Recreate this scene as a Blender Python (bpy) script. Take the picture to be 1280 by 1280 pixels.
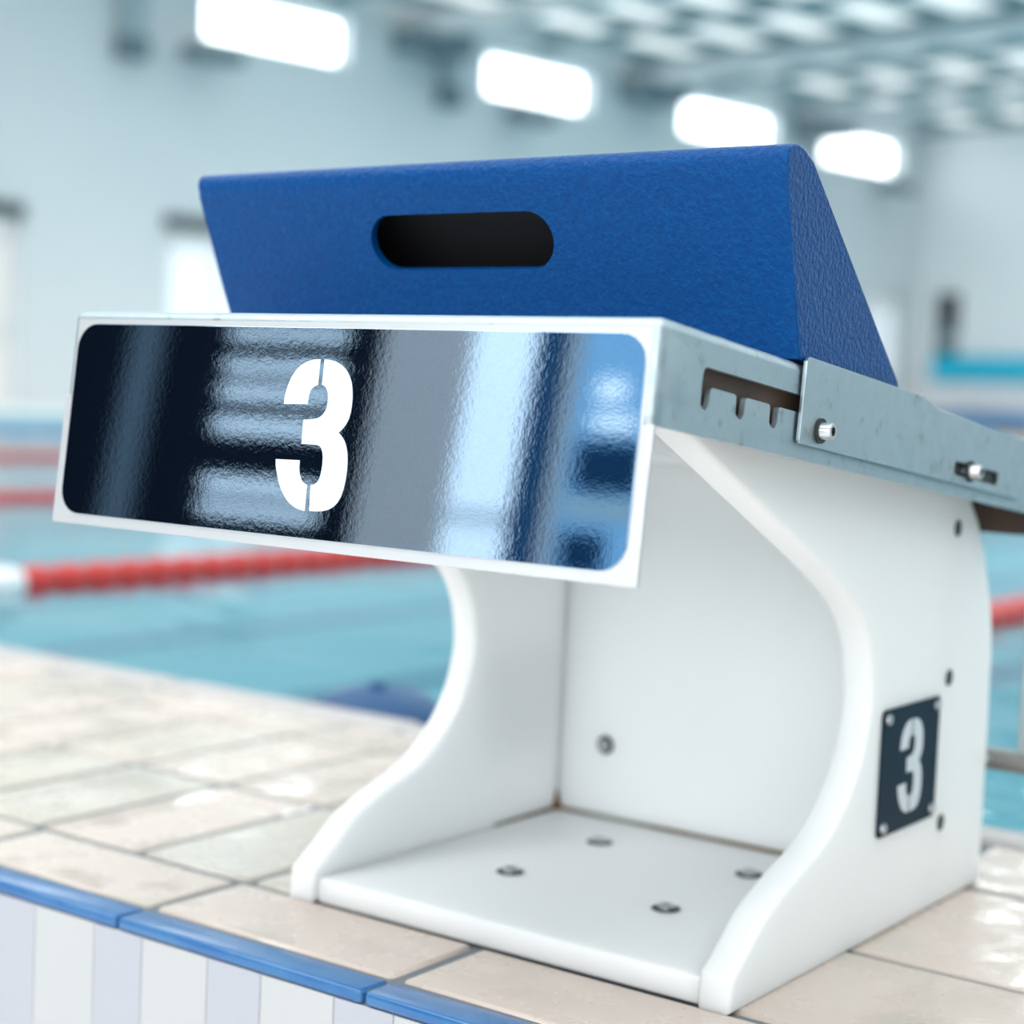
import bpy, bmesh, math, random
from mathutils import Vector, Matrix
R = math.radians
rnd = random.Random(7)
sc = bpy.context.scene
col = sc.collection
for o in list(bpy.data.objects):
    bpy.data.objects.remove(o)

# ------------------------------------------------------------------ camera, world, exposure
YAW, PITCH, ROLL, F_PX = R(35.4804), R(-3.7356), R(2.5004), 2201.65
CAM = Vector((0.8885, -1.0029, 0.4891))
fw = Vector((-math.sin(YAW) * math.cos(PITCH), math.cos(YAW) * math.cos(PITCH), math.sin(PITCH)))
rt = fw.cross(Vector((0, 0, 1))).normalized()
up = rt.cross(fw)
rt, up = math.cos(ROLL) * rt + math.sin(ROLL) * up, -math.sin(ROLL) * rt + math.cos(ROLL) * up
cd = bpy.data.cameras.new('camera')
cd.sensor_width = 36.0
cd.lens = F_PX / 1280 * 36.0
cd.clip_start, cd.clip_end = 0.02, 300
cd.dof.use_dof = True
cd.dof.focus_distance = 1.33
cd.dof.aperture_fstop = 2.9
cam = bpy.data.objects.new('camera', cd)
cam.matrix_world = Matrix(((rt.x, up.x, -fw.x, CAM.x), (rt.y, up.y, -fw.y, CAM.y), (rt.z, up.z, -fw.z, CAM.z), (0, 0, 0, 1)))
col.objects.link(cam)
sc.camera = cam

sc.view_settings.view_transform = 'Standard'
sc.view_settings.look = 'None'
sc.view_settings.gamma = 1
sc.view_settings.use_curve_mapping = False
sc.view_settings.exposure = 0.25

w = bpy.data.worlds.new('world')
sc.world = w
w.use_nodes = True
w.node_tree.nodes['Background'].inputs[0].default_value = (0.80, 0.92, 1.0, 1)
w.node_tree.nodes['Background'].inputs[1].default_value = 0.6

# the hall stands turned a little against the pool: local (p along the long wall, q towards it, z)
AL = R(11.5)
HD = Vector((math.sin(AL), math.cos(AL), 0))
HN = Vector((-math.cos(AL), math.sin(AL), 0))
def hall(p, q, z): return HD * p + HN * q + Vector((0, 0, z))
HROT = Matrix(((HD.x, HN.x, 0), (HD.y, HN.y, 0), (0, 0, 1)))

def area_light(name, loc, size, power, color=(1, 1, 1), aim=(0, 0, -1)):
    l = bpy.data.lights.new(name, 'AREA')
    l.shape = 'RECTANGLE'
    l.size, l.size_y = size
    l.energy = power
    l.color = color
    o = bpy.data.objects.new(name, l)
    o.location = loc
    o.rotation_euler = Vector(aim).to_track_quat('-Z', 'Y').to_euler()
    col.objects.link(o)
    return o
# unseen area lights added under the roof to brighten deck and hall
COOL = (0.97, 0.985, 1.0)
area_light('ceiling_light', (0.5, -3.4, 6.9), (6.0, 3.0), 170, COOL)
area_light('ceiling_light', (-6.0, -4.2, 7.4), (5.0, 3.0), 300, COOL)
for p, q, e in ((8, 4, 60), (8, 16, 170), (20, 3, 100), (17.5, 16, 290), (30, 8, 800), (24, 12, 360)):
    area_light('ceiling_light', hall(p, q, 7.2), (4.0, 4.0), e, COOL)
# unseen fill light added behind the camera to brighten the block's front
area_light('window_light', (2.2, -7.9, 2.6), (12.0, 4.0), 520, (0.93, 0.98, 1.0), (0, 1, 0))

# ------------------------------------------------------------------ helpers
def link(name, me, m=None, parent=None, kind=None, loc=None):
    o = bpy.data.objects.new(name, me)
    col.objects.link(o)
    if m is not None:
        me.materials.clear()
        me.materials.append(m)
    if parent is not None: o.parent = parent
    if kind: o['kind'] = kind
    if loc is not None: o.location = loc
    return o
def tag(o, label=None, cat=None, group=None):
    if label: o['label'] = label
    if cat: o['category'] = cat
    if group: o['group'] = group
    return o
def empty(name, loc, label=None, cat=None, group=None):
    o = bpy.data.objects.new(name, None)
    o.empty_display_size = 0.1
    o.location = loc
    col.objects.link(o)
    return tag(o, label, cat, group)
def smooth(me, ang=40, flat=0):
    for p in me.polygons: p.use_smooth = True
    try: me.set_sharp_from_angle(angle=R(ang))
    except Exception: pass
    if flat and len(me.polygons):
        big = max(p.area for p in me.polygons) * flat
        for p in me.polygons:
            if p.area > big: p.use_smooth = False
def bm_mesh(bm, name, sm=None, flat=0):
    bmesh.ops.recalc_face_normals(bm, faces=bm.faces)
    me = bpy.data.meshes.new(name)
    bm.to_mesh(me)
    bm.free()
    if sm: smooth(me, sm, flat)
    return me
def add_box(bm, lo, hi, M=None, bev=0, seg=2):
    vs = []
    for x in (lo[0], hi[0]):
        for y in (lo[1], hi[1]):
            for z in (lo[2], hi[2]):
                v = Vector((x, y, z))
                vs.append(bm.verts.new(M @ v if M is not None else v))
    fs = [bm.faces.new([vs[i] for i in f]) for f in ((0, 1, 3, 2), (4, 6, 7, 5), (0, 4, 5, 1), (2, 3, 7, 6), (0, 2, 6, 4), (1, 5, 7, 3))]
    if bev:
        es = list({e for f in fs for e in f.edges})
        bmesh.ops.bevel(bm, geom=es, offset=bev, segments=seg, affect='EDGES', profile=0.5)
def box(name, lo, hi, m, parent=None, M=None, bev=0, seg=2, kind=None):
    bm = bmesh.new()
    off = parent_origin(parent)
    T = Matrix.Translation(-off)
    add_box(bm, lo, hi, (T @ M) if M is not None else T, bev, seg)
    return link(name, bm_mesh(bm, name, 40 if bev else None, 0.12), m, parent, kind)
def parent_origin(parent):
    o = Vector((0, 0, 0))
    while parent is not None:
        o += parent.location
        parent = parent.parent
    return o
HM = HROT.to_4x4()
def hbox(name, lo, hi, m, parent=None, bev=0, kind=None):
    return box(name, lo, hi, m, parent, HM, bev, 2, kind)
def sheet_mesh(name, outlines, thick, M, bev=0.0, res=1, sm=40):
    """flat sheet of the given closed outlines (holes included) centred on local z, placed by M"""
    cu = bpy.data.curves.new(name, 'CURVE')
    cu.dimensions = '2D'
    cu.fill_mode = 'BOTH'
    cu.extrude = max(thick / 2 - bev, 0)
    cu.bevel_depth = bev
    cu.bevel_resolution = res
    cu.offset = -bev
    for pts in outlines:
        s = cu.splines.new('POLY')
        s.points.add(len(pts) - 1)
        for q, p in zip(s.points, pts): q.co = (p[0], p[1], 0, 1)
        s.use_cyclic_u = True
    ob = bpy.data.objects.new(name, cu)
    col.objects.link(ob)
    dg = bpy.context.evaluated_depsgraph_get()
    me = bpy.data.meshes.new_from_object(ob.evaluated_get(dg))
    bpy.data.objects.remove(ob)
    bpy.data.curves.remove(cu)
    bm = bmesh.new()
    bm.from_mesh(me)
    bmesh.ops.remove_doubles(bm, verts=bm.verts, dist=1e-6)
    bm.transform(M)
    bmesh.ops.recalc_face_normals(bm, faces=bm.faces)
    bm.to_mesh(me)
    bm.free()
    me.name = name
    me.materials.clear()
    if sm:
        smooth(me, sm)
        ax = (M.to_3x3() @ Vector((0, 0, 1))).normalized()
        for p in me.polygons:
            if abs(p.normal.dot(ax)) > 0.999: p.use_smooth = False
    return me
def cut(me, cutters):
    o = bpy.data.objects.new('body', me)
    col.objects.link(o)
    tmp = []
    for c in cutters:
        k = bpy.data.objects.new('cutter', c)
        col.objects.link(k)
        tmp.append(k)
        md = o.modifiers.new('b', 'BOOLEAN')
        md.operation = 'DIFFERENCE'
        md.solver = 'EXACT'
        md.object = k
    dg = bpy.context.evaluated_depsgraph_get()
    out = bpy.data.meshes.new_from_object(o.evaluated_get(dg))
    for t in tmp + [o]: bpy.data.objects.remove(t)
    return out
def prism_mesh(pts, thick, M):
    bm = bmesh.new()
    a = [bm.verts.new(M @ Vector((p[0], p[1], -thick / 2))) for p in pts]
    b = [bm.verts.new(M @ Vector((p[0], p[1], thick / 2))) for p in pts]
    bm.faces.new(a)
    bm.faces.new(list(reversed(b)))
    for i in range(len(pts)):
        j = (i + 1) % len(pts)
        bm.faces.new((a[i], b[i], b[j], a[j]))
    return bm_mesh(bm, 'prism')
def rrect(x0, x1, y0, y1, r, n=6):
    pts = []
    for cx, cy, a0 in ((x1 - r, y1 - r, 0), (x0 + r, y1 - r, 90), (x0 + r, y0 + r, 180), (x1 - r, y0 + r, 270)):
        for i in range(n + 1):
            a = R(a0 + 90 * i / n)
            pts.append((cx + r * math.cos(a), cy + r * math.sin(a)))
    return pts
def catmull(P, n=5):
    out = []
    for i in range(len(P) - 1):
        p0, p1, p2, p3 = P[max(i - 1, 0)], P[i], P[i + 1], P[min(i + 2, len(P) - 1)]
        for k in range(n):
            t = k / n
            out.append(tuple(0.5 * (2 * p1[j] + (p2[j] - p0[j]) * t + (2 * p0[j] - 5 * p1[j] + 4 * p2[j] - p3[j]) * t * t + (3 * p1[j] - p0[j] - 3 * p2[j] + p3[j]) * t ** 3) for j in (0, 1)))
    return out + [tuple(P[-1])]
def lathe(profile, n=16, M=None, bm=None):
    """profile (r, h) round local z"""
    own = bm is None
    bm = bm or bmesh.new()
    rings = []
    for r, h in profile:
        if r < 1e-6:
            v = Vector((0, 0, h))
            rings.append([bm.verts.new(M @ v if M is not None else v)])
        else:
            ring = []
            for i in range(n):
                v = Vector((r * math.cos(2 * math.pi * i / n), r * math.sin(2 * math.pi * i / n), h))
                ring.append(bm.verts.new(M @ v if M is not None else v))
            rings.append(ring)
    for a, b in zip(rings, rings[1:]):
        for i in range(n):
            j = (i + 1) % n
            if len(a) == 1 and len(b) == 1: continue
            if len(a) == 1: bm.faces.new((a[0], b[j], b[i]))
            elif len(b) == 1: bm.faces.new((a[i], a[j], b[0]))
            else: bm.faces.new((a[i], a[j], b[j], b[i]))
    return bm

# ------------------------------------------------------------------ materials
def mat(name, color, rough=0.5, metal=0.0, spec=0.5, emit=None, noise=None, bump=None, rnoise=None, sss=0, coat=0, tint=None):
    m = bpy.data.materials.new(name)
    m.use_nodes = True
    nt = m.node_tree
    b = nt.nodes['Principled BSDF']
    def setv(k, v):
        if k in b.inputs: b.inputs[k].default_value = v
    setv('Base Color', (*color, 1))
    setv('Roughness', rough)
    setv('Metallic', metal)
    setv('Specular IOR Level', spec)
    if coat:
        setv('Coat Weight', coat)
        setv('Coat Roughness', 0.22)
    if tint: setv('Specular Tint', (*tint, 1))
    if sss:
        setv('Subsurface Weight', sss)
        setv('Subsurface Radius', (1, 1, 1))
        setv('Subsurface Scale', 0.035)
    if emit:
        setv('Emission Color', (*emit[0], 1))
        setv('Emission Strength', emit[1])
    tc = nt.nodes.new('ShaderNodeTexCoord')
    def tex(scale, detail=3, stretch=None, rough_=0.55):
        n = nt.nodes.new('ShaderNodeTexNoise')
        n.inputs['Scale'].default_value = scale
        n.inputs['Detail'].default_value = detail
        n.inputs['Roughness'].default_value = rough_
        if stretch:
            mp = nt.nodes.new('ShaderNodeMapping')
            mp.inputs['Scale'].default_value = stretch
            nt.links.new(tc.outputs['Object'], mp.inputs[0])
            nt.links.new(mp.outputs[0], n.inputs['Vector'])
        else:
            nt.links.new(tc.outputs['Object'], n.inputs['Vector'])
        return n
    if noise:        # (color2, scale, lo, hi[, stretch])
        n = tex(noise[1], 4, noise[4] if len(noise) > 4 else None)
        r = nt.nodes.new('ShaderNodeValToRGB')
        r.color_ramp.elements[0].position, r.color_ramp.elements[1].position = noise[2], noise[3]
        r.color_ramp.elements[0].color = (*color, 1)
        r.color_ramp.elements[1].color = (*noise[0], 1)
        nt.links.new(n.outputs['Fac'], r.inputs[0])
        nt.links.new(r.outputs[0], b.inputs['Base Color'])
    if rnoise:       # (rough2, scale, lo, hi)
        n = tex(rnoise[1], 3)
        r = nt.nodes.new('ShaderNodeMapRange')
        r.inputs[1].default_value, r.inputs[2].default_value = rnoise[2], rnoise[3]
        r.inputs[3].default_value, r.inputs[4].default_value = rough, rnoise[0]
        nt.links.new(n.outputs['Fac'], r.inputs[0])
        nt.links.new(r.outputs[0], b.inputs['Roughness'])
    if bump:         # list of (scale, distance[, stretch])
        prev = None
        for bp in bump:
            n = tex(bp[0], 2, bp[2] if len(bp) > 2 else None)
            k = nt.nodes.new('ShaderNodeBump')
            k.inputs['Strength'].default_value = 1.0
            k.inputs['Distance'].default_value = bp[1]
            nt.links.new(n.outputs['Fac'], k.inputs['Height'])
            if prev: nt.links.new(prev.outputs[0], k.inputs['Normal'])
            prev = k
        nt.links.new(prev.outputs[0], b.inputs['Normal'])
    return m

M = {}
M['hdpe'] = mat('white_plastic', (0.91, 0.925, 0.93), 0.38, sss=0.85, bump=[(60, 0.0004)])
M['steel'] = mat('stainless_steel', (0.74, 0.77, 0.79), 0.38, 1.0, noise=((0.58, 0.61, 0.62), 30, 0.45, 0.75), rnoise=(0.5, 40, 0.4, 0.6), bump=[(9, 0.0010), (400, 0.00006)])
M['steel_rust'] = mat('stained_steel', (0.44, 0.52, 0.56), 0.42, 1.0, noise=((0.27, 0.26, 0.25), 55, 0.60, 0.80), rnoise=(0.55, 60, 0.4, 0.6), bump=[(12, 0.0008), (300, 0.0001)])
M['edge_steel'] = mat('bright_steel', (0.66, 0.68, 0.70), 0.5, 0.85, noise=((0.70, 0.66, 0.63), 70, 0.62, 0.8), bump=[(12, 0.0008)])
M['film'] = mat('navy_mirror_film', (0.34, 0.455, 0.58), 0.02, 1.0, noise=((0.38, 0.50, 0.62), 500, 0.35, 0.7), bump=[(230, 0.000013), (520, 0.000005)])
M['print'] = mat('white_print', (0.64, 0.70, 0.74), 0.45)
M['blue'] = mat('blue_textured_plastic', (0.0, 0.050, 0.200), 0.30, spec=0.13, noise=((0.0, 0.070, 0.25), 220, 0.4, 0.7), bump=[(230, 0.0018), (620, 0.0004)])
M['cavity'] = mat('dark_cavity', (0.02, 0.02, 0.025), 0.7)  # near-black set for the shade inside the wedge's hand slot
M['brown'] = mat('brown_guide', (0.10, 0.06, 0.042), 0.6, noise=((0.065, 0.04, 0.03), 14, 0.4, 0.6))
M['black'] = mat('black_bolt_hole', (0.012, 0.014, 0.016), 0.5)
M['bolt'] = mat('bolt_steel', (0.55, 0.57, 0.58), 0.3, 1.0)
M['navy'] = mat('navy_enamel', (0.003, 0.018, 0.036), 0.5, spec=0.15)
M['sealant'] = mat('stained_sealant', (0.22, 0.24, 0.20), 0.7, noise=((0.16, 0.09, 0.02), 9, 0.45, 0.6))
M['mould'] = mat('brown_stain', (0.20, 0.085, 0.012), 0.8, noise=((0.07, 0.045, 0.01), 40, 0.4, 0.6))
M['tile'] = mat('cream_tile', (0.585, 0.49, 0.43), 0.33, rnoise=(0.06, 12, 0.46, 0.64), noise=((0.46, 0.43, 0.35), 5, 0.5, 0.75), bump=[(12, 0.0010)])
M['tile_b'] = mat('warm_tile', (0.61, 0.51, 0.45), 0.36, rnoise=(0.06, 14, 0.46, 0.64), noise=((0.50, 0.47, 0.39), 6, 0.55, 0.8), bump=[(12, 0.0010)])
M['tile_g'] = mat('olive_stained_tile', (0.52, 0.465, 0.39), 0.34, rnoise=(0.12, 9, 0.42, 0.62), noise=((0.57, 0.53, 0.48), 6, 0.4, 0.7), bump=[(12, 0.0010)])
M['grout'] = mat('grey_grout', (0.17, 0.185, 0.20), 0.8)
M['bluetile'] = mat('blue_edge_tile', (0.022, 0.125, 0.33), 0.22, noise=((0.04, 0.16, 0.36), 20, 0.4, 0.7), bump=[(12, 0.001)])
M['coping'] = mat('pale_coping', (0.47, 0.43, 0.42), 0.45)
M['riser_a'] = mat('white_riser_tile', (0.46, 0.465, 0.475), 0.25)
M['riser_b'] = mat('lavender_riser_tile', (0.40, 0.41, 0.46), 0.25)
M['pool'] = mat('pool_tile', (0.33, 0.66, 0.74), 0.6, noise=((0.28, 0.62, 0.71), 1.2, 0.35, 0.65))
M['poolline'] = mat('dark_blue_lane_tile', (0.02, 0.12, 0.30), 0.6)
M['wall'] = mat('pale_teal_wall', (0.63, 0.675, 0.695), 0.75, noise=((0.65, 0.69, 0.71), 0.4, 0.4, 0.6))
M['wallend'] = mat('pale_grey_wall', (0.86, 0.88, 0.89), 0.75)
M['wallback'] = mat('grey_blue_wall', (0.30, 0.38, 0.44), 0.7)
M['roof'] = mat('daylit_roof_sheet', (0.76, 0.78, 0.77), 0.7, emit=((0.97, 0.99, 0.98), 0.72))  # glow added so the roof sheet looks bright and lights the hall
M['purlin'] = mat('teal_grey_purlin', (0.13, 0.24, 0.275), 0.5)
M['beam'] = mat('pale_grey_beam', (0.58, 0.63, 0.65), 0.5)
M['dark'] = mat('dark_slate', (0.03, 0.05, 0.06), 0.6)
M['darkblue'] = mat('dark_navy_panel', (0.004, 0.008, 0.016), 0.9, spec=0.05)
M['pipe'] = mat('slate_pipe', (0.34, 0.43, 0.47), 0.6)
M['inkblue'] = mat('ink_blue_panel', (0.006, 0.035, 0.085), 0.8, spec=0.1)
M['grip'] = mat('brown_grey_steel', (0.30, 0.285, 0.27), 0.4, 0.9)
M['slate'] = mat('dark_teal_slate', (0.13, 0.19, 0.22), 0.6)
M['white'] = mat('white_paint', (0.82, 0.83, 0.84), 0.45)
M['pinkglass'] = mat('pinkish_lit_pane', (0.8, 0.78, 0.76), 0.3, emit=((1.0, 0.95, 0.92), 0.06))
M['window'] = mat('daylit_window', (0.9, 0.95, 1.0), 0.2, emit=((0.95, 0.99, 1.0), 4.0))
M['doorglass'] = mat('daylit_door_glass', (0.9, 0.95, 1.0), 0.2, emit=((0.97, 1.0, 1.0), 0.22))
M['winback'] = mat('daylit_back_window', (0.9, 0.95, 1.0), 0.2, emit=((0.92, 0.92, 0.96), 0.29))
M['winback2'] = mat('daylit_blind_slat', (0.9, 0.95, 1.0), 0.3, emit=((0.75, 0.88, 1.0), 0.11))
M['deckfar'] = mat('pale_far_deck', (0.90, 0.87, 0.84), 0.5)
M['red'] = mat('red_float', (0.58, 0.035, 0.03), 0.35)
M['whitefloat'] = mat('white_float', (0.85, 0.86, 0.87), 0.35)
M['bluefloat'] = mat('blue_float', (0.015, 0.22, 0.52), 0.35)
M['cable'] = mat('steel_cable', (0.5, 0.5, 0.5), 0.4, 1.0)
M['cyan'] = mat('cyan_banner', (0.0, 0.52, 0.74), 0.5, noise=((0.10, 0.66, 0.80), 0.25, 0.45, 0.6))
M['pinkboard'] = mat('pinkish_board', (0.80, 0.76, 0.77), 0.5)
M['orange'] = mat('orange_foam', (0.85, 0.50, 0.16), 0.6)
M['navyfoam'] = mat('deep_blue_foam', (0.006, 0.06, 0.17), 0.5)

def water_material():
    m = bpy.data.materials.new('pool_water')
    m.use_nodes = True
    nt = m.node_tree
    nt.nodes.clear()
    out = nt.nodes.new('ShaderNodeOutputMaterial')
    mix = nt.nodes.new('ShaderNodeMixShader')
    fr = nt.nodes.new('ShaderNodeFresnel')
    fr.inputs['IOR'].default_value = 1.33
    tr = nt.nodes.new('ShaderNodeBsdfTransparent')
    tr.inputs['Color'].default_value = (0.74, 0.95, 0.98, 1)
    gl = nt.nodes.new('ShaderNodeBsdfGlossy')
    gl.inputs['Roughness'].default_value = 0.03
    tc = nt.nodes.new('ShaderNodeTexCoord')
    mp = nt.nodes.new('ShaderNodeMapping')
    mp.inputs['Scale'].default_value = (0.6, 1.6, 1)
    mp.inputs['Rotation'].default_value = (0, 0, R(30))
    n = nt.nodes.new('ShaderNodeTexNoise')
    n.inputs['Scale'].default_value = 3.0
    n.inputs['Detail'].default_value = 2
    bp = nt.nodes.new('ShaderNodeBump')
    bp.inputs['Strength'].default_value = 1
    bp.inputs['Distance'].default_value = 0.010
    L = nt.links.new
    L(tc.outputs['Object'], mp.inputs[0]); L(mp.outputs[0], n.inputs['Vector']); L(n.outputs['Fac'], bp.inputs['Height'])
    L(bp.outputs[0], gl.inputs['Normal']); L(bp.outputs[0], fr.inputs['Normal'])
    L(fr.outputs[0], mix.inputs[0]); L(tr.outputs[0], mix.inputs[1]); L(gl.outputs[0], mix.inputs[2]); L(mix.outputs[0], out.inputs[0])
    return m
M['water'] = water_material()

# ------------------------------------------------------------------ the hall
QW, PE, QR, PB, ZR = 25.0, 37.3, -18.0, -14.0, 7.8
WINS = [(15.9, 18.95), (22.35, 25.25), (28.1, 31.3), (33.1, 36.2)]
WZ0, WZ1 = 6.38, 7.18
DOORS = [(10.9, 12.6, 3.1), (15.3, 17.4, 3.2), (35.05, 36.6, 3.5)]
# long wall on the far side of the pool, with real openings
bm = bmesh.new()
T4 = 0.4
ps = [PB] + [v for wn in WINS for v in wn] + [PE + 0.5]
add_box(bm, (PB, QW, 3.6), (PE + 0.5, QW + T4, WZ0), HM)
add_box(bm, (PB, QW, WZ1), (PE + 0.5, QW + T4, ZR), HM)
for i in range(0, len(ps), 2): add_box(bm, (ps[i], QW, WZ0), (ps[i + 1], QW + T4, WZ1), HM)
ds = [PB] + [v for d in DOORS for v in d[:2]] + [PE + 0.5]
for i in range(0, len(ds), 2): add_box(bm, (ds[i], QW, -0.6), (ds[i + 1], QW + T4, 3.6), HM)
for a, b, h in DOORS: add_box(bm, (a, QW, h), (b, QW + T4, 3.6), HM)
link('wall_left', bm_mesh(bm, 'wall_left'), M['wall'], kind='structure')
for i, (a, b) in enumerate(WINS):
    wn = hbox('window_%d' % (i + 1), (a, QW + 0.30, WZ0), (b, QW + 0.34, WZ1), M['window'], kind='structure')
    fr = bmesh.new()
    for lo, hi in (((a, QW + 0.24, WZ0), (b, QW + 0.30, WZ0 + 0.05)), ((a, QW + 0.24, WZ1 - 0.05), (b, QW + 0.30, WZ1)), ((a, QW + 0.24, WZ0), (a + 0.05, QW + 0.30, WZ1)), ((b - 0.05, QW + 0.24, WZ0), (b, QW + 0.30, WZ1))):
        add_box(fr, lo, hi, HM)
    link('window_frame', bm_mesh(fr, 'window_frame'), M['white'], wn)
    hbox('window_sill', (a - 0.05, QW - 0.05, WZ0 - 0.05), (b + 0.05, QW + 0.24, WZ0), M['white'], wn)
for i, (a, b, h) in enumerate(DOORS):
    d = hbox('door_%d' % (i + 1), (a, QW + 0.18, -0.02), (b, QW + 0.24, h - 0.12), M['pinkglass'] if i == 0 else M['doorglass'], kind='structure')
    fr = bmesh.new()
    for lo, hi in (((a, QW + 0.06, 0), (a + 0.12, QW + 0.26, h - 0.1)), ((b - 0.12, QW + 0.06, 0), (b, QW + 0.26, h - 0.1)), ((a, QW + 0.06, h - 0.42), (b, QW + 0.26, h - 0.1)), (((a + b) / 2 - 0.05, QW + 0.1, 0), ((a + b) / 2 + 0.05, QW + 0.26, h - 0.3))):
        add_box(fr, lo, hi, HM)
    link('door_frame', bm_mesh(fr, 'door_frame'), M['white'], d)
    if i < 2: hbox('door_closer_rail', (a - 0.1, QW - 0.12, h - 0.11), (b, QW + 0.06, h + 0.10), M['dark'], d)
    hbox('door_handle', (b - 0.2, QW + 0.0, 1.0), (b - 0.15, QW + 0.06, 1.35), M['steel'], d)
# end wall with a doorway
bm = bmesh.new()
DQ0, DQ1, DZ = 23.72, 24.45, 3.55
add_box(bm, (PE, QR, -0.6), (PE + 0.4, DQ0, ZR), HM)
add_box(bm, (PE, DQ1, -0.6), (PE + 0.4, QW + 0.4, ZR), HM)
add_box(bm, (PE, DQ0, DZ), (PE + 0.4, DQ1, ZR), HM)
link('wall_end', bm_mesh(bm, 'wall_end'), M['wallend'], kind='structure')
d = hbox('door_4', (PE + 0.2, DQ0, 0), (PE + 0.3, DQ1, DZ), M['dark'], kind='structure')
fr = bmesh.new()
for lo, hi in (((PE - 0.05, DQ0 - 0.14, 0), (PE + 0.1, DQ0, DZ + 0.3)), ((PE - 0.05, DQ1, 0), (PE + 0.1, DQ1 + 0.14, DZ + 0.3)), ((PE - 0.05, DQ0, DZ), (PE + 0.1, DQ1, DZ + 0.3))):
    add_box(fr, lo, hi, HM)
link('door_frame', bm_mesh(fr, 'door_frame'), M['white'], d)
hbox('door_bar', (PE + 0.1, DQ0, 2.25), (PE + 0.19, DQ1, 2.55), M['pipe'], d)
hbox('wall_right', (PB, QR - 0.4, -0.6), (PE + 0.4, QR, ZR), mat('deep_teal_wall', (0.10, 0.24, 0.33), 0.7), kind='structure')
# roof: pale sheet, purlins, joists, beams
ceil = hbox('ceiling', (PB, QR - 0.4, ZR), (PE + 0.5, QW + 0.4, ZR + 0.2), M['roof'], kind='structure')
for k in range(13):
    q = QW - 0.6 - k * 1.7
    hbox('purlin', (9, q - 0.13, ZR - 0.20), (PE, q + 0.13, ZR), M['purlin'], ceil)
for k in range(10):
    p = 13.4 + k * 2.6
    hbox('joist', (p - 0.12, 4, ZR - 0.36), (p + 0.12, QW, ZR - 0.20), M['purlin'], ceil)
for p in (20.3, 26.4, 32.2):
    hbox('beam', (p - 0.13, 2, ZR - 0.72), (p + 0.13, QW, ZR - 0.42), M['beam'], ceil)
    hbox('beam_bracket', (p - 0.35, QW - 0.9, ZR - 1.0), (p + 0.95, QW - 0.02, ZR - 0.62), M['slate'], ceil)
# drain pipes and dark lamps on the long wall
for i, (p, z0, lab) in enumerate(((14.40, 5.75, 'slate drain pipe on the far wall left of the leftmost high window'), (21.3, 5.95, 'slate drain pipe on the far wall between the first two high windows'))):
    t = empty('drain_pipe', hall(p, QW - 0.14, z0), lab, 'pipe')
    hbox('pipe_body', (p - 0.22, QW - 0.26, z0 + 0.35), (p + 0.22, QW - 0.005, ZR - 0.05), M['pipe'], t, 0.04)
    hbox('pipe_outlet', (p - 0.26, QW - 0.34, z0), (p + 0.26, QW - 0.005, z0 + 0.35), M['slate'], t, 0.05)
for i, (p, lab) in enumerate(((15.75, 'dark wall floodlight under the left end of the leftmost high window'), (23.1, 'dark wall floodlight under the second high window from the left'), (35.4, 'dark wall floodlight under the rightmost high window'))):
    t = empty('wall_floodlight', hall(p, QW - 0.1, 6.0), lab, 'lamp')
    hbox('lamp_bracket', (p - 0.08, QW - 0.3, 5.98), (p + 0.08, QW - 0.01, 6.08), M['dark'], t)
    hbox('lamp_housing', (p - 0.55, QW - 0.7, 5.88), (p + 0.55, QW - 0.3, 6.12), M['slate'], t, 0.05)
# things by the end wall
t = empty('banner', hall(PE - 0.25, 23.0, 1.2), 'long cyan banner board on white legs by the far end wall', 'banner')
hbox('banner_panel', (PE - 0.30, 18.5, 1.36), (PE - 0.22, 24.3, 1.98), M['cyan'], t, 0.01)
for q in (18.9, 20.8, 22.5, 24.0): hbox('leg', (PE - 0.28, q - 0.05, 0.0), (PE - 0.24, q + 0.05, 1.36), M['white'], t)
t = empty('barrier_board', hall(PE - 0.9, 22, 0), 'low white barrier board with pinkish lower half below the cyan banner', 'barrier')
hbox('board_top', (PE - 0.95, 18.5, 0.95), (PE - 0.88, 23.9, 1.28), M['white'], t)
hbox('board_bottom', (PE - 0.95, 18.5, 0.06), (PE - 0.88, 23.9, 0.93), M['pinkboard'], t)
for q in (18.8, 21.2, 23.6): hbox('foot', (PE - 1.1, q - 0.05, 0), (PE - 0.75, q + 0.05, 0.06), M['dark'], t)
t = empty('equipment_box', hall(PE - 1.6, 22.0, 0), 'blue equipment box standing before the white barrier board', 'box')
hbox('box_body', (PE - 1.8, 20.5, 0.0), (PE - 1.4, 23.4, 0.50), M['bluefloat'], t, 0.03)
hbox('lid', (PE - 1.83, 20.45, 0.505), (PE - 1.37, 23.45, 0.58), M['bluefloat'], t, 0.02)
t = empty('foam_mat', hall(PE - 2.4, 21.2, 0), 'orange foam mat lying on the far deck before the blue box', 'mat')
hbox('mat_body', (PE - 2.7, 19.6, 0.002), (PE - 2.1, 22.6, 0.16), M['orange'], t, 0.03)
hbox('handle', (PE - 2.73, 20.9, 0.06), (PE - 2.70, 21.3, 0.10), M['white'], t)

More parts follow.
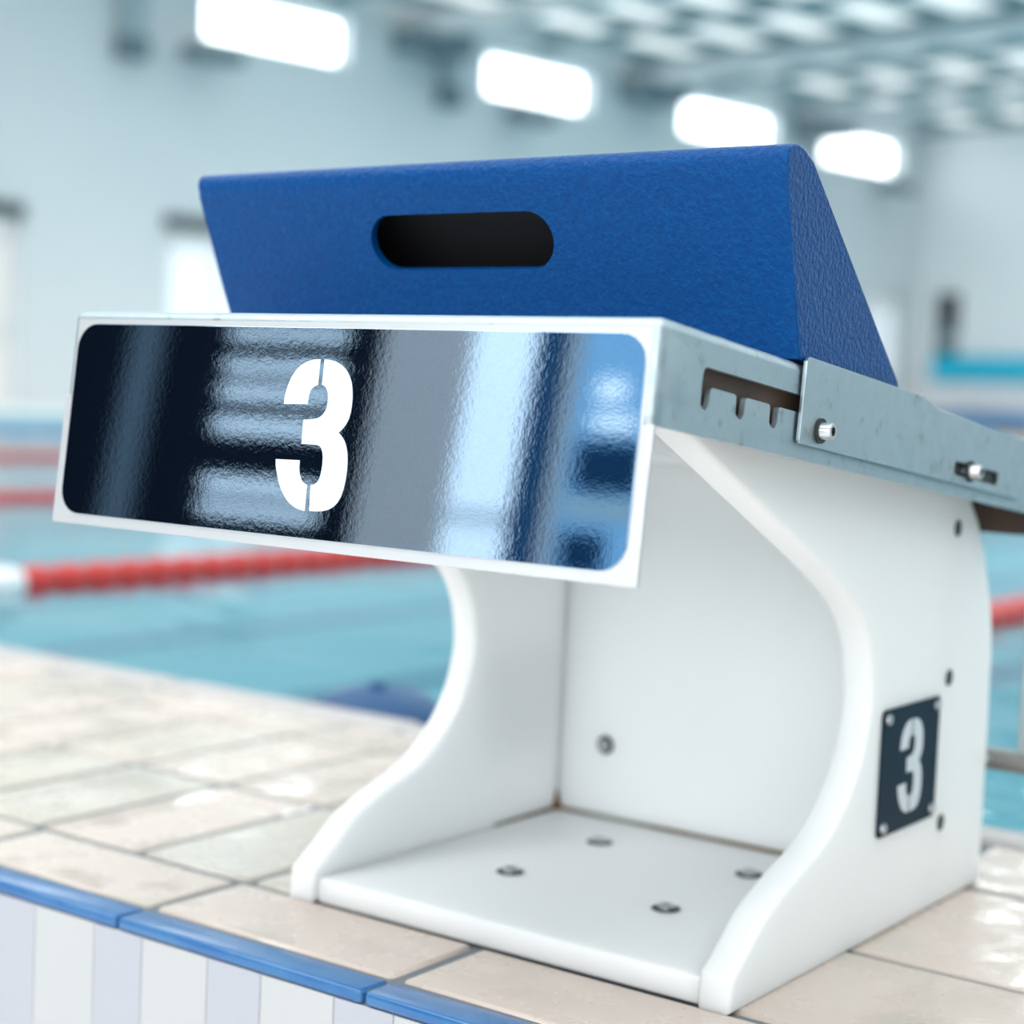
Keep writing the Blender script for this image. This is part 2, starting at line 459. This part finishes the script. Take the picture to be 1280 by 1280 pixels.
# floors: far deck, end deck, lower floor behind the raised deck; pool basin
PX0, PX1, PY0, PY1 = -17.5, 8.0, 1.0, 36.0
box('floor_far', (-45, -8, -0.5), (PX0, 60, 0.0), M['deckfar'], kind='structure')
box('floor_end', (PX0, PY1, -0.5), (24, 60, 0.0), M['deckfar'], kind='structure')
box('floor_right', (PX1, PY0, -0.5), (24, PY1, 0.0), M['deckfar'], kind='structure')
box('floor_lower', (PX0, -8.2, -0.7), (24, 0.08, -0.55), M['deckfar'], kind='structure')
basin = bmesh.new()
add_box(basin, (PX0, PY0, -1.7), (PX1, PY1, -1.6))
link('pool_floor', bm_mesh(basin, 'pool_floor'), M['pool'], kind='structure')
bs = bmesh.new()
add_box(bs, (PX0 - 0.02, PY0, -1.6), (PX0 + 0.03, PY1, -0.001))
add_box(bs, (PX1 - 0.03, PY0, -1.6), (PX1 - 0.001, PY1, -0.001))
add_box(bs, (PX0, PY1 - 0.03, -1.6), (PX1, PY1 - 0.001, -0.001))
add_box(bs, (PX0, PY0 + 0.001, -1.6), (PX1, PY0 + 0.03, -0.05))
link('pool_sides', bm_mesh(bs, 'pool_sides'), M['pool'], kind='structure')
for x in (-14.5, -12.0, -9.6, -7.0, -4.1, -1.75, 1.2, 3.9):
    pl = box('trim_lane_line', (x - 0.12, 2.6, -1.6), (x + 0.12, PY1 - 2, -1.597), M['poolline'], kind='structure')
wm = bmesh.new()
add_box(wm, (PX0 + 0.03, PY0 + 0.03, -0.041), (PX1 - 0.03, PY1 - 0.03, -0.04))
bmesh.ops.delete(wm, geom=[f for f in wm.faces if abs(f.calc_center_median().z + 0.04) > 1e-5], context='FACES')
wt = link('pool_water', bm_mesh(wm, 'pool_water'), M['water'], kind='stuff')
tag(wt, 'clear cyan pool water filling the basin beyond the tiled deck', 'water')

# raised deck the block stands on: core slab plus tiles
deck = box('floor_deck', (PX0, 0.092, -0.55), (14, 0.995, -0.0028), M['grout'], kind='structure')
G = 0.0050
def tile(name, x0, x1, y0, y1, m, lift=0.0, bev=0.004):
    return box(name, (x0 + G, y0 + G, -0.012), (x1 - G, y1 - G, 0.0 + lift), m, deck, None, bev, 1)
tl = [M['tile'], M['tile_b'], M['tile_g']]
def pick(): return tl[rnd.choices((0, 1, 2), (5, 4, 2))[0]]
X0, X1 = -2.7, 1.05
# front row of longer tiles and the blue edge row
k = 0
x = -0.015 - 0.295 * 9
while x < X1:
    tile('floor_tile', x, x + 0.295, 0.122, 0.248, pick(), rnd.uniform(-0.0006, 0.0006))
    bt = bmesh.new()
    add_box(bt, (x + 0.0015, 0.084, -0.012), (x + 0.2935, 0.1205, 0.0), None, 0.004, 3)
    link('edge_tile', bm_mesh(bt, 'edge_tile', 50), M['bluetile'], deck)
    x += 0.295
x = -0.465 - 0.16 * 14
while x < 0.17:
    for y0, y1 in ((0.248, 0.54), (0.54, 0.83), (0.83, 0.955)):
        tile('floor_tile', x, min(x + 0.16, 0.19), y0, y1, pick(), rnd.uniform(-0.0012, 0.0012))
    x += 0.16
x = 0.19
while x < X1:
    for y0, y1 in ((0.248, 0.467), (0.467, 0.757), (0.757, 0.955)):
        tile('floor_tile', x, x + 0.31, y0, y1, pick(), rnd.uniform(-0.0012, 0.0012))
    x += 0.31
x = -2.7
while x < 1.3:
    box('coping_tile', (x + 0.001, 0.958, -0.05), (x + 0.499, 1.035, 0.004), M['coping'], deck, None, 0.015, 3)
    x += 0.5
# far stretches of the same deck, out of view
box('deck_paving', (PX0, 0.086, -0.012), (X0 - 0.02, 1.03, -0.001), M['tile'], deck)
box('deck_paving', (1.32, 0.086, -0.012), (14, 1.03, -0.001), M['tile'], deck)
# white tiles on the riser under the blue edge
x = -1.6
i = 0
while x < 0.6:
    wd = 0.064 if i % 2 else 0.083
    box('riser_tile', (x + 0.0003, 0.0855, -0.545), (x + wd - 0.0003, 0.095, -0.0128), M['riser_b'] if i % 2 else M['riser_a'], deck, None, 0.0006, 1)
    x += wd
    i += 1

# wall behind the camera, mirrored in the navy plate: dark bay, slatted window, bright window
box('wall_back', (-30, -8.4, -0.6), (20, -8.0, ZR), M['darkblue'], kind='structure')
def back(name, x0, x1, z0, z1, m, y=-8.0, d=0.06, kind='structure', parent=None):
    return box(name, (x0, y, z0), (x1, y + d, z1), m, parent, kind=kind)
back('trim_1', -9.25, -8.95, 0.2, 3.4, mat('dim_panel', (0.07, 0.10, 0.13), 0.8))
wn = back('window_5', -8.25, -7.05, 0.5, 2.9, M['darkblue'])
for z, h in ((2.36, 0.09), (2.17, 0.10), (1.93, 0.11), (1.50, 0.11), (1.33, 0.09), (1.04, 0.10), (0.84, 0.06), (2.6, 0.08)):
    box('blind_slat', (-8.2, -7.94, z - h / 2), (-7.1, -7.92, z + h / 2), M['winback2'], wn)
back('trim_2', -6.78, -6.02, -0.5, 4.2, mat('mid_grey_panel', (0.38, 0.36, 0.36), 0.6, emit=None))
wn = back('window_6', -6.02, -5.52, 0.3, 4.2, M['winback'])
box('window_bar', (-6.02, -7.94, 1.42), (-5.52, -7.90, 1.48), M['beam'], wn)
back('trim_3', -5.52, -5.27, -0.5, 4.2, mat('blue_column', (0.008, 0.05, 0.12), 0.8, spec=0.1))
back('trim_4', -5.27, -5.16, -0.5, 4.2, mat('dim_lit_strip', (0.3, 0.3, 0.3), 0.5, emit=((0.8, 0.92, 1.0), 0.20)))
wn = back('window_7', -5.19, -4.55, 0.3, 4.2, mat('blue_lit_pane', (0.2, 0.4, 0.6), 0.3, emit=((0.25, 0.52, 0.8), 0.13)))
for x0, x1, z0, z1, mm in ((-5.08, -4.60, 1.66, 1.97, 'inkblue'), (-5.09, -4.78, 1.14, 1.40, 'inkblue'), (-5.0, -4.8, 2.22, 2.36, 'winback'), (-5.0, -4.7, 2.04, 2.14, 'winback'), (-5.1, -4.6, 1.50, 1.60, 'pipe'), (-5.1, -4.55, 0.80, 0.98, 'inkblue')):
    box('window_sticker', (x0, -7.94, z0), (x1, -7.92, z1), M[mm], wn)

# ------------------------------------------------------------------ lane ropes
def float_bm(bm, y, r, ln):
    lathe([(0, -ln / 2), (r * 0.8, -ln / 2), (r, -ln * 0.2), (r, ln * 0.2), (r * 0.8, ln / 2), (0, ln / 2)], 10, Matrix.Translation((0, y, 0)) @ Matrix.Rotation(R(-90), 4, 'X'), bm)
def one_float(m):
    bm = bmesh.new()
    float_bm(bm, 0, 0.044, 0.095)
    me = bm_mesh(bm, 'float', 50)
    me.materials.append(m)
    return me
F_RED, F_WHITE, F_BLUE = one_float(M['red']), one_float(M['whitefloat']), one_float(M['bluefloat'])
ROPES = [(-2.70, 'red lane rope with a white near end left of the block', M['red'], F_RED, 1.92, 40),
         (-0.75, 'red lane rope seen to the right behind the block', M['red'], F_RED, 1.6, 45),
         (-5.2, 'second red lane rope out from the block on the left', M['red'], F_RED, 1.6, 0),
         (-8.4, 'third red lane rope out from the block on the left', M['red'], F_RED, 1.6, 0),
         (-13.0, 'blue lane rope near the far side of the pool', M['bluefloat'], F_BLUE, 1.6, 0)]
for x, lab, m, fm, ywhite, nparts in ROPES:
    t = empty('lane_rope', (x, 1.1, -0.035), lab, 'lane rope')
    bm = bmesh.new()
    lathe([(0, 0), (0.006, 0), (0.006, PY1 - 1.2), (0, PY1 - 1.2)], 6, Matrix.Rotation(R(-90), 4, 'X'), bm)
    link('cable', bm_mesh(bm, 'cable'), M['cable'], t)
    y, i = 0.12, 0
    rest = bmesh.new()
    while y < PY1 - 1.5:
        if i < nparts:
            o = bpy.data.objects.new('float', F_WHITE if y + 1.1 < ywhite else fm)
            o.parent = t
            o.location = (0, y, 0)
            col.objects.link(o)
        else:
            float_bm(rest, y, 0.044 if x > -3 else (0.032 if x > -10 else 0.028), 0.095)
        i += 1
        y += 0.104
    link('float_string', bm_mesh(rest, 'float_string', 50), m, t, 'stuff')
# dark blue pad floating against the pool wall beside the block
t = empty('swim_float', (-0.935, 1.20, -0.045), 'dark blue round float in the water at the deck edge left of the block', 'float')
fb = lathe([(0, -0.03), (0.095, -0.026), (0.118, -0.004), (0.112, 0.018), (0.085, 0.038), (0.045, 0.050), (0, 0.053)], 24)
link('float_body', bm_mesh(fb, 'float_body', 60), M['navyfoam'], t)
link('float_cap', bm_mesh(lathe([(0.016, 0.050), (0.016, 0.058), (0.010, 0.062), (0, 0.062)], 14), 'float_cap', 50), M['navyfoam'], t)

# ------------------------------------------------------------------ starting block
ROOT = Vector((0, 0.51, 0))
blk = empty('starting_block', ROOT, 'white plastic starting block with blue foot wedge and number 3 plate on the tiled deck', 'starting block')
TO = Matrix.Translation(-ROOT)
A = R(6.1715)
H = 0.5467
TRAY = TO @ Matrix(((1, 0, 0, 0), (0, math.cos(A), math.sin(A), 0), (0, -math.sin(A), math.cos(A), H), (0, 0, 0, 1)))   # (x, s, n)
def part(name, me, m, parent=None, label=None):
    o = link(name, me, m, parent or blk)
    if label: o['label'] = label
    return o
XR, TH = 0.2403, 0.0309
# side panels
front = [(0.238, 0.0), (0.240, 0.030), (0.268, 0.050), (0.300, 0.0735), (0.345, 0.092), (0.395, 0.110), (0.436, 0.138), (0.466, 0.175), (0.481, 0.219), (0.478, 0.255), (0.463, 0.290), (0.434, 0.318), (0.385, 0.3465), (0.320, 0.377), (0.258, 0.4055), (0.145, 0.457), (0.075, 0.489)]
prof = [(0.238, 0.0)] + catmull(front[1:], 4) + [(0.10, 0.505), (0.69, 0.435), (0.7008, 0.404), (0.722, 0.3845), (0.744, 0.352), (0.760, 0.319), (0.772, 0.295), (0.779, 0.270), (0.783, 0.235), (0.785, 0.18), (0.786, 0.0)]
MYZ = Matrix(((0, 0, 1, 0), (1, 0, 0, 0), (0, 1, 0, 0), (0, 0, 0, 1)))       # sheet xy -> world yz
for sx in (1, -1):
    me = sheet_mesh('side_panel', [prof], TH, TO @ Matrix.Translation((sx * (XR - TH / 2), 0, 0)) @ MYZ, 0.0045, 3)
    part('side_panel', me, M['hdpe'])
def bbox(name, lo, hi, m, bev=0.003, parent=None, Mx=None, seg=2, label=None):
    bm = bmesh.new()
    add_box(bm, lo, hi, TO if Mx is None else Mx, bev, seg)
    return part(name, bm_mesh(bm, name, 40, 0.08), m, parent, label)
XI = XR - TH
bbox('back_panel', (-XI + 0.0005, 0.6487, 0.0), (XI - 0.0005, 0.680, 0.455), M['hdpe'])
bbox('base_plate', (-XI + 0.0005, 0.243, 0.0), (XI - 0.0005, 0.6482, 0.0247), M['hdpe'], 0.004)
bbox('support_strip', (-XI + 0.0005, 0.615, 0.425), (XI - 0.0005, 0.648, 0.462), M['hdpe'])
# stained joints inside
bm = bmesh.new(); add_box(bm, (-XI + 0.001, 0.6455, 0.0240), (XI - 0.001, 0.6495, 0.0275), TO)
part('sealant_bead', bm_mesh(bm, 'sealant_bead'), M['sealant'])
bm = bmesh.new(); add_box(bm, (-XI - 0.0005, 0.53, 0.0240), (-XI + 0.0028, 0.648, 0.0275), TO)
for v in bm.verts:               # tapers out towards the front
    if v.co.y + ROOT.y < 0.54: v.co.x, v.co.z = (-XI + 0.0012 if v.co.x > -XI + 0.001 else v.co.x), min(v.co.z, 0.0258)
part('joint_stain', bm_mesh(bm, 'joint_stain'), M['mould'], None, 'brown stain along the left inner joint')
bm = lathe([(0.011, 0), (0.0065, 0.004), (0.0028, 0.013), (0, 0.024)], 8, TO @ Matrix.Translation((-XI + 0.001, 0.6482, 0.0245)))
part('corner_stain', bm_mesh(bm, 'corner_stain', 60), M['mould'], None, 'brown stain in the inner corner')
# recessed bolts
def bolt_set(name, Mx, r=0.0125, recess=True):
    bm = lathe([(r, 0.0), (r, 0.0006), (0, 0.0006)], 20, Mx)
    h = part(name, bm_mesh(bm, name, 40), M['black'])
    b2 = lathe([(r * 0.62, 0.0006), (r * 0.62, 0.0035), (r * 0.52, 0.0045), (r * 0.30, 0.0045), (r * 0.28, 0.0015), (0, 0.0015)], 12, Mx)
    o = link('bolt_head', bm_mesh(b2, 'bolt_head', 40), M['bolt'], h)
    return h
for x in (-0.0874, 0.0897):
    for y in (0.3897, 0.5513): bolt_set('base_bolt', TO @ Matrix.Translation((x, y, 0.0247)), 0.0135)
bolt_set('back_bolt', TO @ Matrix.Translation((-0.1466, 0.6487, 0.1064)) @ Matrix.Rotation(R(90), 4, 'X'), 0.0105)
for z in (0.3792, 0.2303, 0.0845):
    for sx in (1, -1):
        bm = lathe([(0.0084, 0), (0.0084, 0.0005), (0, 0.0005)], 16, TO @ Matrix.Translation((sx * XR, 0.6653, z)) @ Matrix.Rotation(R(90 * sx), 4, 'Y'))
        part('panel_screw', bm_mesh(bm, 'panel_screw', 40), M['black'])
# platform tray
bm = bmesh.new()
add_box(bm, (-0.29, 0, -0.0723), (0.29, 0.81, 0), TRAY)
def tl_co(v): return TRAY.inverted() @ v.co
es = [e for e in bm.edges if not all(abs(tl_co(v).z + 0.0723) < 1e-5 for v in e.verts)]
bmesh.ops.bevel(bm, geom=es, offset=0.0075, segments=4, affect='EDGES', profile=0.5)
tray = bm_mesh(bm, 'platform')
bm = bmesh.new(); add_box(bm, (-0.2855, 0.0035, -0.10), (0.2855, 0.806, -0.006), TRAY); inner = bm_mesh(bm, 'inner')
slot = [(0.0585, -0.0300), (0.0600, -0.0262), (0.0640, -0.0247), (0.30, -0.0243), (0.30, -0.0378), (0.1775, -0.0378), (0.1752, -0.0392), (0.1745, -0.050), (0.1715, -0.0541), (0.1660, -0.0541), (0.1620, -0.051), (0.1612, -0.0392), (0.1590, -0.0378), (0.1255, -0.0378), (0.1230, -0.0392), (0.1222, -0.0500), (0.1190, -0.0541), (0.1140, -0.0541), (0.1095, -0.051), (0.1087, -0.0392), (0.1060, -0.0378), (0.0735, -0.0378), (0.0712, -0.0392), (0.0704, -0.0500), (0.0670, -0.0541), (0.0625, -0.0541), (0.0588, -0.0510), (0.0580, -0.0392)]
SIDE = TRAY @ MYZ       # sheet xy -> (s, n), thickness along x
slotc = prism_mesh(slot, 0.7, SIDE)
me = cut(tray, [inner, slotc])
smooth(me, 40, 0.05)
part('platform', me, M['steel_rust'])
for sx in (1, -1):
    bbox('guide_rail', (sx * 0.2755 - 0.004, 0.02, -0.066), (sx * 0.2755 + 0.004, 0.25, -0.010), M['brown'], 0.001, None, TRAY, 1)
bbox('front_lip', (-0.286, 0.796, -0.092), (0.286, 0.803, -0.050), M['brown'], 0.001, None, TRAY, 1)
# number plate: apron bent down from the platform, navy film, numeral
PL = Matrix(((1, 0, 0, 0), (0, 0, -1, 0), (0, 1, 0, 0), (0, 0, 0, 1)))       # sheet (x, v up) -> tray (x, -out, n)
bm = bmesh.new(); add_box(bm, (-0.29, 0.0, -0.1802), (0.29, 0.0035, -0.0722), TRAY, 0.0008, 1)
plate = part('number_plate', bm_mesh(bm, 'number_plate', 40, 0.1), M['edge_steel'], None, 'bright steel apron hanging from the platform edge')
bm = bmesh.new(); add_box(bm, (-0.2825, -0.0003, -0.0735), (0.2825, 0.002, -0.0075), TRAY)
link('plate_top', bm_mesh(bm, 'plate_top'), M['edge_steel'], plate)
me = sheet_mesh('navy_film', [rrect(-0.2800, 0.2800, -0.1715, -0.0120, 0.021)], 0.0012, TRAY @ Matrix.Translation((0, -0.0007, 0)) @ PL, 0.0002, 1)
f = link('navy_film', me, M['film'], plate)
f['label'] = 'dark navy mirror film with rounded corners'
NUM = [
    [(-0.0056, 0.0359), (-0.0054, 0.0556), (-0.0093, 0.0568), (-0.0118, 0.0592), (-0.0132, 0.0628), (-0.0137, 0.0704), (-0.0380, 0.0711), (-0.0378, 0.0644), (-0.0362, 0.0576), (-0.0335, 0.0509), (-0.0295, 0.0452), (-0.0248, 0.0410), (-0.0190, 0.0380), (-0.0125, 0.0363)],
    [(-0.0016, 0.0360), (0.0045, 0.0363), (0.0105, 0.0375), (0.0160, 0.0398), (0.0206, 0.0430), (0.0243, 0.0470), (0.0271, 0.0518), (0.0288, 0.0570), (0.0298, 0.0630), (0.0301, 0.0690), (0.0298, 0.0745), (0.0287, 0.0795), (0.0265, 0.0838), (0.0235, 0.0875), (0.0200, 0.0905), (0.0237, 0.0932), (0.0268, 0.0965), (0.0291, 0.1005), (0.0308, 0.1055), (0.0318, 0.1115), (0.0322, 0.1180), (0.0319, 0.1250), (0.0309, 0.1318), (0.0290, 0.1380), (0.0262, 0.1425), (0.0225, 0.1460), (0.0178, 0.1484), (0.0120, 0.1499), (0.0060, 0.1505), (-0.0005, 0.1506), (-0.0019, 0.1312), (0.0015, 0.1304), (0.0043, 0.1286), (0.0062, 0.1255), (0.0072, 0.1215), (0.0076, 0.1160), (0.0074, 0.1100), (0.0064, 0.1060), (0.0048, 0.1030), (0.0025, 0.1013), (-0.0008, 0.1006), (-0.0157, 0.1006), (-0.0163, 0.0823), (-0.0085, 0.0818), (-0.0040, 0.0810), (-0.0005, 0.0798), (0.0028, 0.0775), (0.0050, 0.0742), (0.0061, 0.0700), (0.0061, 0.0650), (0.0052, 0.0610), (0.0035, 0.0580), (0.0012, 0.0560), (-0.0015, 0.0551)],
    [(-0.0401, 0.1136), (-0.0156, 0.1131), (-0.0153, 0.1190), (-0.0140, 0.1240), (-0.0115, 0.1280), (-0.0085, 0.1302), (-0.0054, 0.1312), (-0.0050, 0.1509), (-0.0100, 0.1504), (-0.0155, 0.1490), (-0.0210, 0.1464), (-0.0260, 0.1425), (-0.0305, 0.1375), (-0.0345, 0.1310), (-0.0375, 0.1240), (-0.0394, 0.1185)]]
num = [[(x, -y) for x, y in g] for g in NUM]
me = sheet_mesh('numeral', num, 0.0004, TRAY @ Matrix.Translation((0, -0.0014, 0)) @ PL, 0, 0, None)
f = link('numeral', me, M['print'], plate)
f['label'] = 'white stencil numeral 3'
# side brackets carrying the foot wedge, with cap screws
for sx in (1, -1):
    out = [(0.204, -0.0585), (0.2067, -0.0612), (0.70, -0.0620), (0.70, -0.004), (0.47, -0.002), (0.43, 0.0045), (0.2075, 0.0045), (0.204, 0.001)]
    sl = rrect(0.515, 0.630, -0.0545, -0.0420, 0.006, 4)
    me = sheet_mesh('wedge_bracket', [out, sl], 0.0035, TRAY @ Matrix.Translation((sx * 0.2934, 0, 0)) @ MYZ, 0.0005, 1)
    br = part('wedge_bracket', me, M['steel_rust'])
    me = sheet_mesh('slot_backing', [rrect(0.513, 0.632, -0.0565, -0.0400, 0.006, 4)], 0.0006, TRAY @ Matrix.Translation((sx * 0.2904, 0, 0)) @ MYZ, 0, 0)
    link('slot_backing', me, M['black'], br)  # black sheet put behind the slot for the dark inside it
    for s in (0.2363, 0.5522):
        Mx = TRAY @ Matrix.Translation((sx * 0.2951, s, -0.0482)) @ Matrix.Rotation(R(90 * sx), 4, 'Y')
        bm = lathe([(0.0066, -0.005), (0.0066, 0.0105), (0.0058, 0.0115), (0.0036, 0.0115), (0.0036, 0.0060), (0, 0.0060)], 18, Mx)
        link('cap_screw', bm_mesh(bm, 'cap_screw', 40), M['bolt'], br)
        bm = lathe([(0.0066, 0.0), (0.0098, 0.0), (0.0098, 0.0022), (0.0066, 0.0022)], 18, Mx)
        link('washer', bm_mesh(bm, 'washer', 40), M['black'], br)
        bm = lathe([(0.0034, 0.0063), (0, 0.0063)], 6, Mx)
        link('hex_socket', bm_mesh(bm, 'hex_socket'), M['black'], br)
# blue foot wedge: hollow casting with a hand slot
B2, T2, K2 = Vector((0.1965, 0.5268)), Vector((0.1435, 0.6785)), Vector((0.3975, 0.5060))
wp = [Vector(p) for p in ((0.1965, 0.5268), (0.1720, 0.5940), (0.1560, 0.6380), (0.1487, 0.6580), (0.1455, 0.6680), (0.1462, 0.6735), (0.1495, 0.6775), (0.1545, 0.6800), (0.1620, 0.6810), (0.1705, 0.6798), (0.1790, 0.6765), (0.1875, 0.6705), (0.3812, 0.5155), (0.3900, 0.5070))]
def wedge_bm(P, xs, bev):
    bm = bmesh.new()
    L, Rr = [], []
    for p in P:
        f = (p.y - 0.5266) / (0.678 - 0.5266)
        hw = 0.2912 + 0.0082 * f + xs
        L.append(bm.verts.new(TO @ Vector((-hw, p.x, p.y))))
        Rr.append(bm.verts.new(TO @ Vector((hw, p.x, p.y))))
    n = len(P)
    fl, fr = bm.faces.new(L), bm.faces.new(list(reversed(Rr)))
    for i in range(n):
        j = (i + 1) % n
        bm.faces.new((L[i], Rr[i], Rr[j], L[j]))
    if bev:
        es = list(set(fl.edges) | set(fr.edges))
        bmesh.ops.bevel(bm, geom=es, offset=bev, segments=2, affect='EDGES', profile=0.5)
    return bm
body = bm_mesh(wedge_bm(wp, 0, 0.0022), 'foot_wedge')
wi = [Vector(p) for p in ((0.2045, 0.5330), (0.1590, 0.6500), (0.1660, 0.6620), (0.1850, 0.6560), (0.3650, 0.5150))]
inn = bm_mesh(wedge_bm(wi, -0.012, 0), 'inner')
E2 = (T2 - B2).normalized()
WF = TO @ Matrix(((1, 0, 0, 0), (0, E2.x, -E2.y, B2.x), (0, E2.y, E2.x, B2.y), (0, 0, 0, 1)))    # (x, along face, outwards)
stad = []
for cx, a0 in ((0.0620, -90), (-0.0800, 90)):
    for i in range(13):
        a = R(a0 + 180 * i / 12)
        stad.append((cx + 0.0238 * math.cos(a), 0.0945 + 0.0238 * math.sin(a)))
hole = prism_mesh(stad, 0.064, WF)
me = cut(body, [inn, hole])
smooth(me, 50, 0.05)
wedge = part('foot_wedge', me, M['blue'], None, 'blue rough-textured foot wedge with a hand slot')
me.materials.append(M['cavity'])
for p in me.polygons:            # faces of the hollow take the painted shade colour
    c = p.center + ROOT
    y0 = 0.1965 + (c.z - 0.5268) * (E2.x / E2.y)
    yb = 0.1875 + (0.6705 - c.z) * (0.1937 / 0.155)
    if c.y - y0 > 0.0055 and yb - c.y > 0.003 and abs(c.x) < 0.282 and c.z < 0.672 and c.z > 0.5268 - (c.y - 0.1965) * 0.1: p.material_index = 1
# enamel number plate on both side panels
me_n = None
for sx in (1, -1):
    MS = TO @ Matrix.Translation((sx * (XR + 0.0010), 0, 0)) @ MYZ
    pl = part('lane_plate', sheet_mesh('lane_plate', [rrect(0.5065, 0.6423, 0.0960, 0.2155, 0.006, 4)], 0.0020, MS, 0.0003, 1), M['navy'], None, 'small navy plate with a white stencil 3' if sx == 1 else 'small navy plate on the far side')
    k_ = 0.785
    g = [[(0.5755 + k_ * (x + 0.004) * sx, 0.1557 - k_ * (y - 0.0933)) for x, y in gg] for gg in NUM]
    me = sheet_mesh('numeral', g, 0.0004, TO @ Matrix.Translation((sx * (XR + 0.0021), 0, 0)) @ MYZ, 0, 0, None)
    link('numeral', me, M['print'], pl)
    for y, z in ((0.518, 0.2065), (0.634, 0.2065), (0.518, 0.1045), (0.634, 0.1045)):
        bm = lathe([(0.0055, 0), (0.0050, 0.0025), (0.003, 0.0032), (0, 0.0032)], 12, TO @ Matrix.Translation((sx * (XR + 0.002), y, z)) @ Matrix.Rotation(R(90 * sx), 4, 'Y'))
        link('plate_rivet', bm_mesh(bm, 'plate_rivet', 50), M['bolt'], pl)
# backstroke grip bar on the pool side
def tube(name, p0, p1, r, m, parent=None):
    d = p1 - p0
    Mx = TO @ Matrix.Translation(p0) @ d.to_track_quat('Z', 'Y').to_matrix().to_4x4()
    return part(name, bm_mesh(lathe([(0, 0), (r, 0), (r, d.length), (0, d.length)], 14, Mx), name, 50), m, parent)
g = tube('backstroke_grip', Vector((-0.27, 0.84, 0.122)), Vector((0.27, 0.84, 0.122)), 0.012, M['grip'])
for sx in (1, -1):
    link('grip_upright', bm_mesh(lathe([(0.004, 0), (0.004, 0.34)], 8, TO @ Matrix.Translation((sx * 0.258, 0.84, 0.122))), 'grip_upright', 50), M['bolt'], g)
    link('grip_arm', bm_mesh(lathe([(0.006, 0), (0.006, 0.06)], 8, TO @ Matrix.Translation((sx * 0.2245, 0.782, 0.122)) @ Matrix.Rotation(R(-90), 4, 'X')), 'grip_arm', 50), M['bolt'], g)
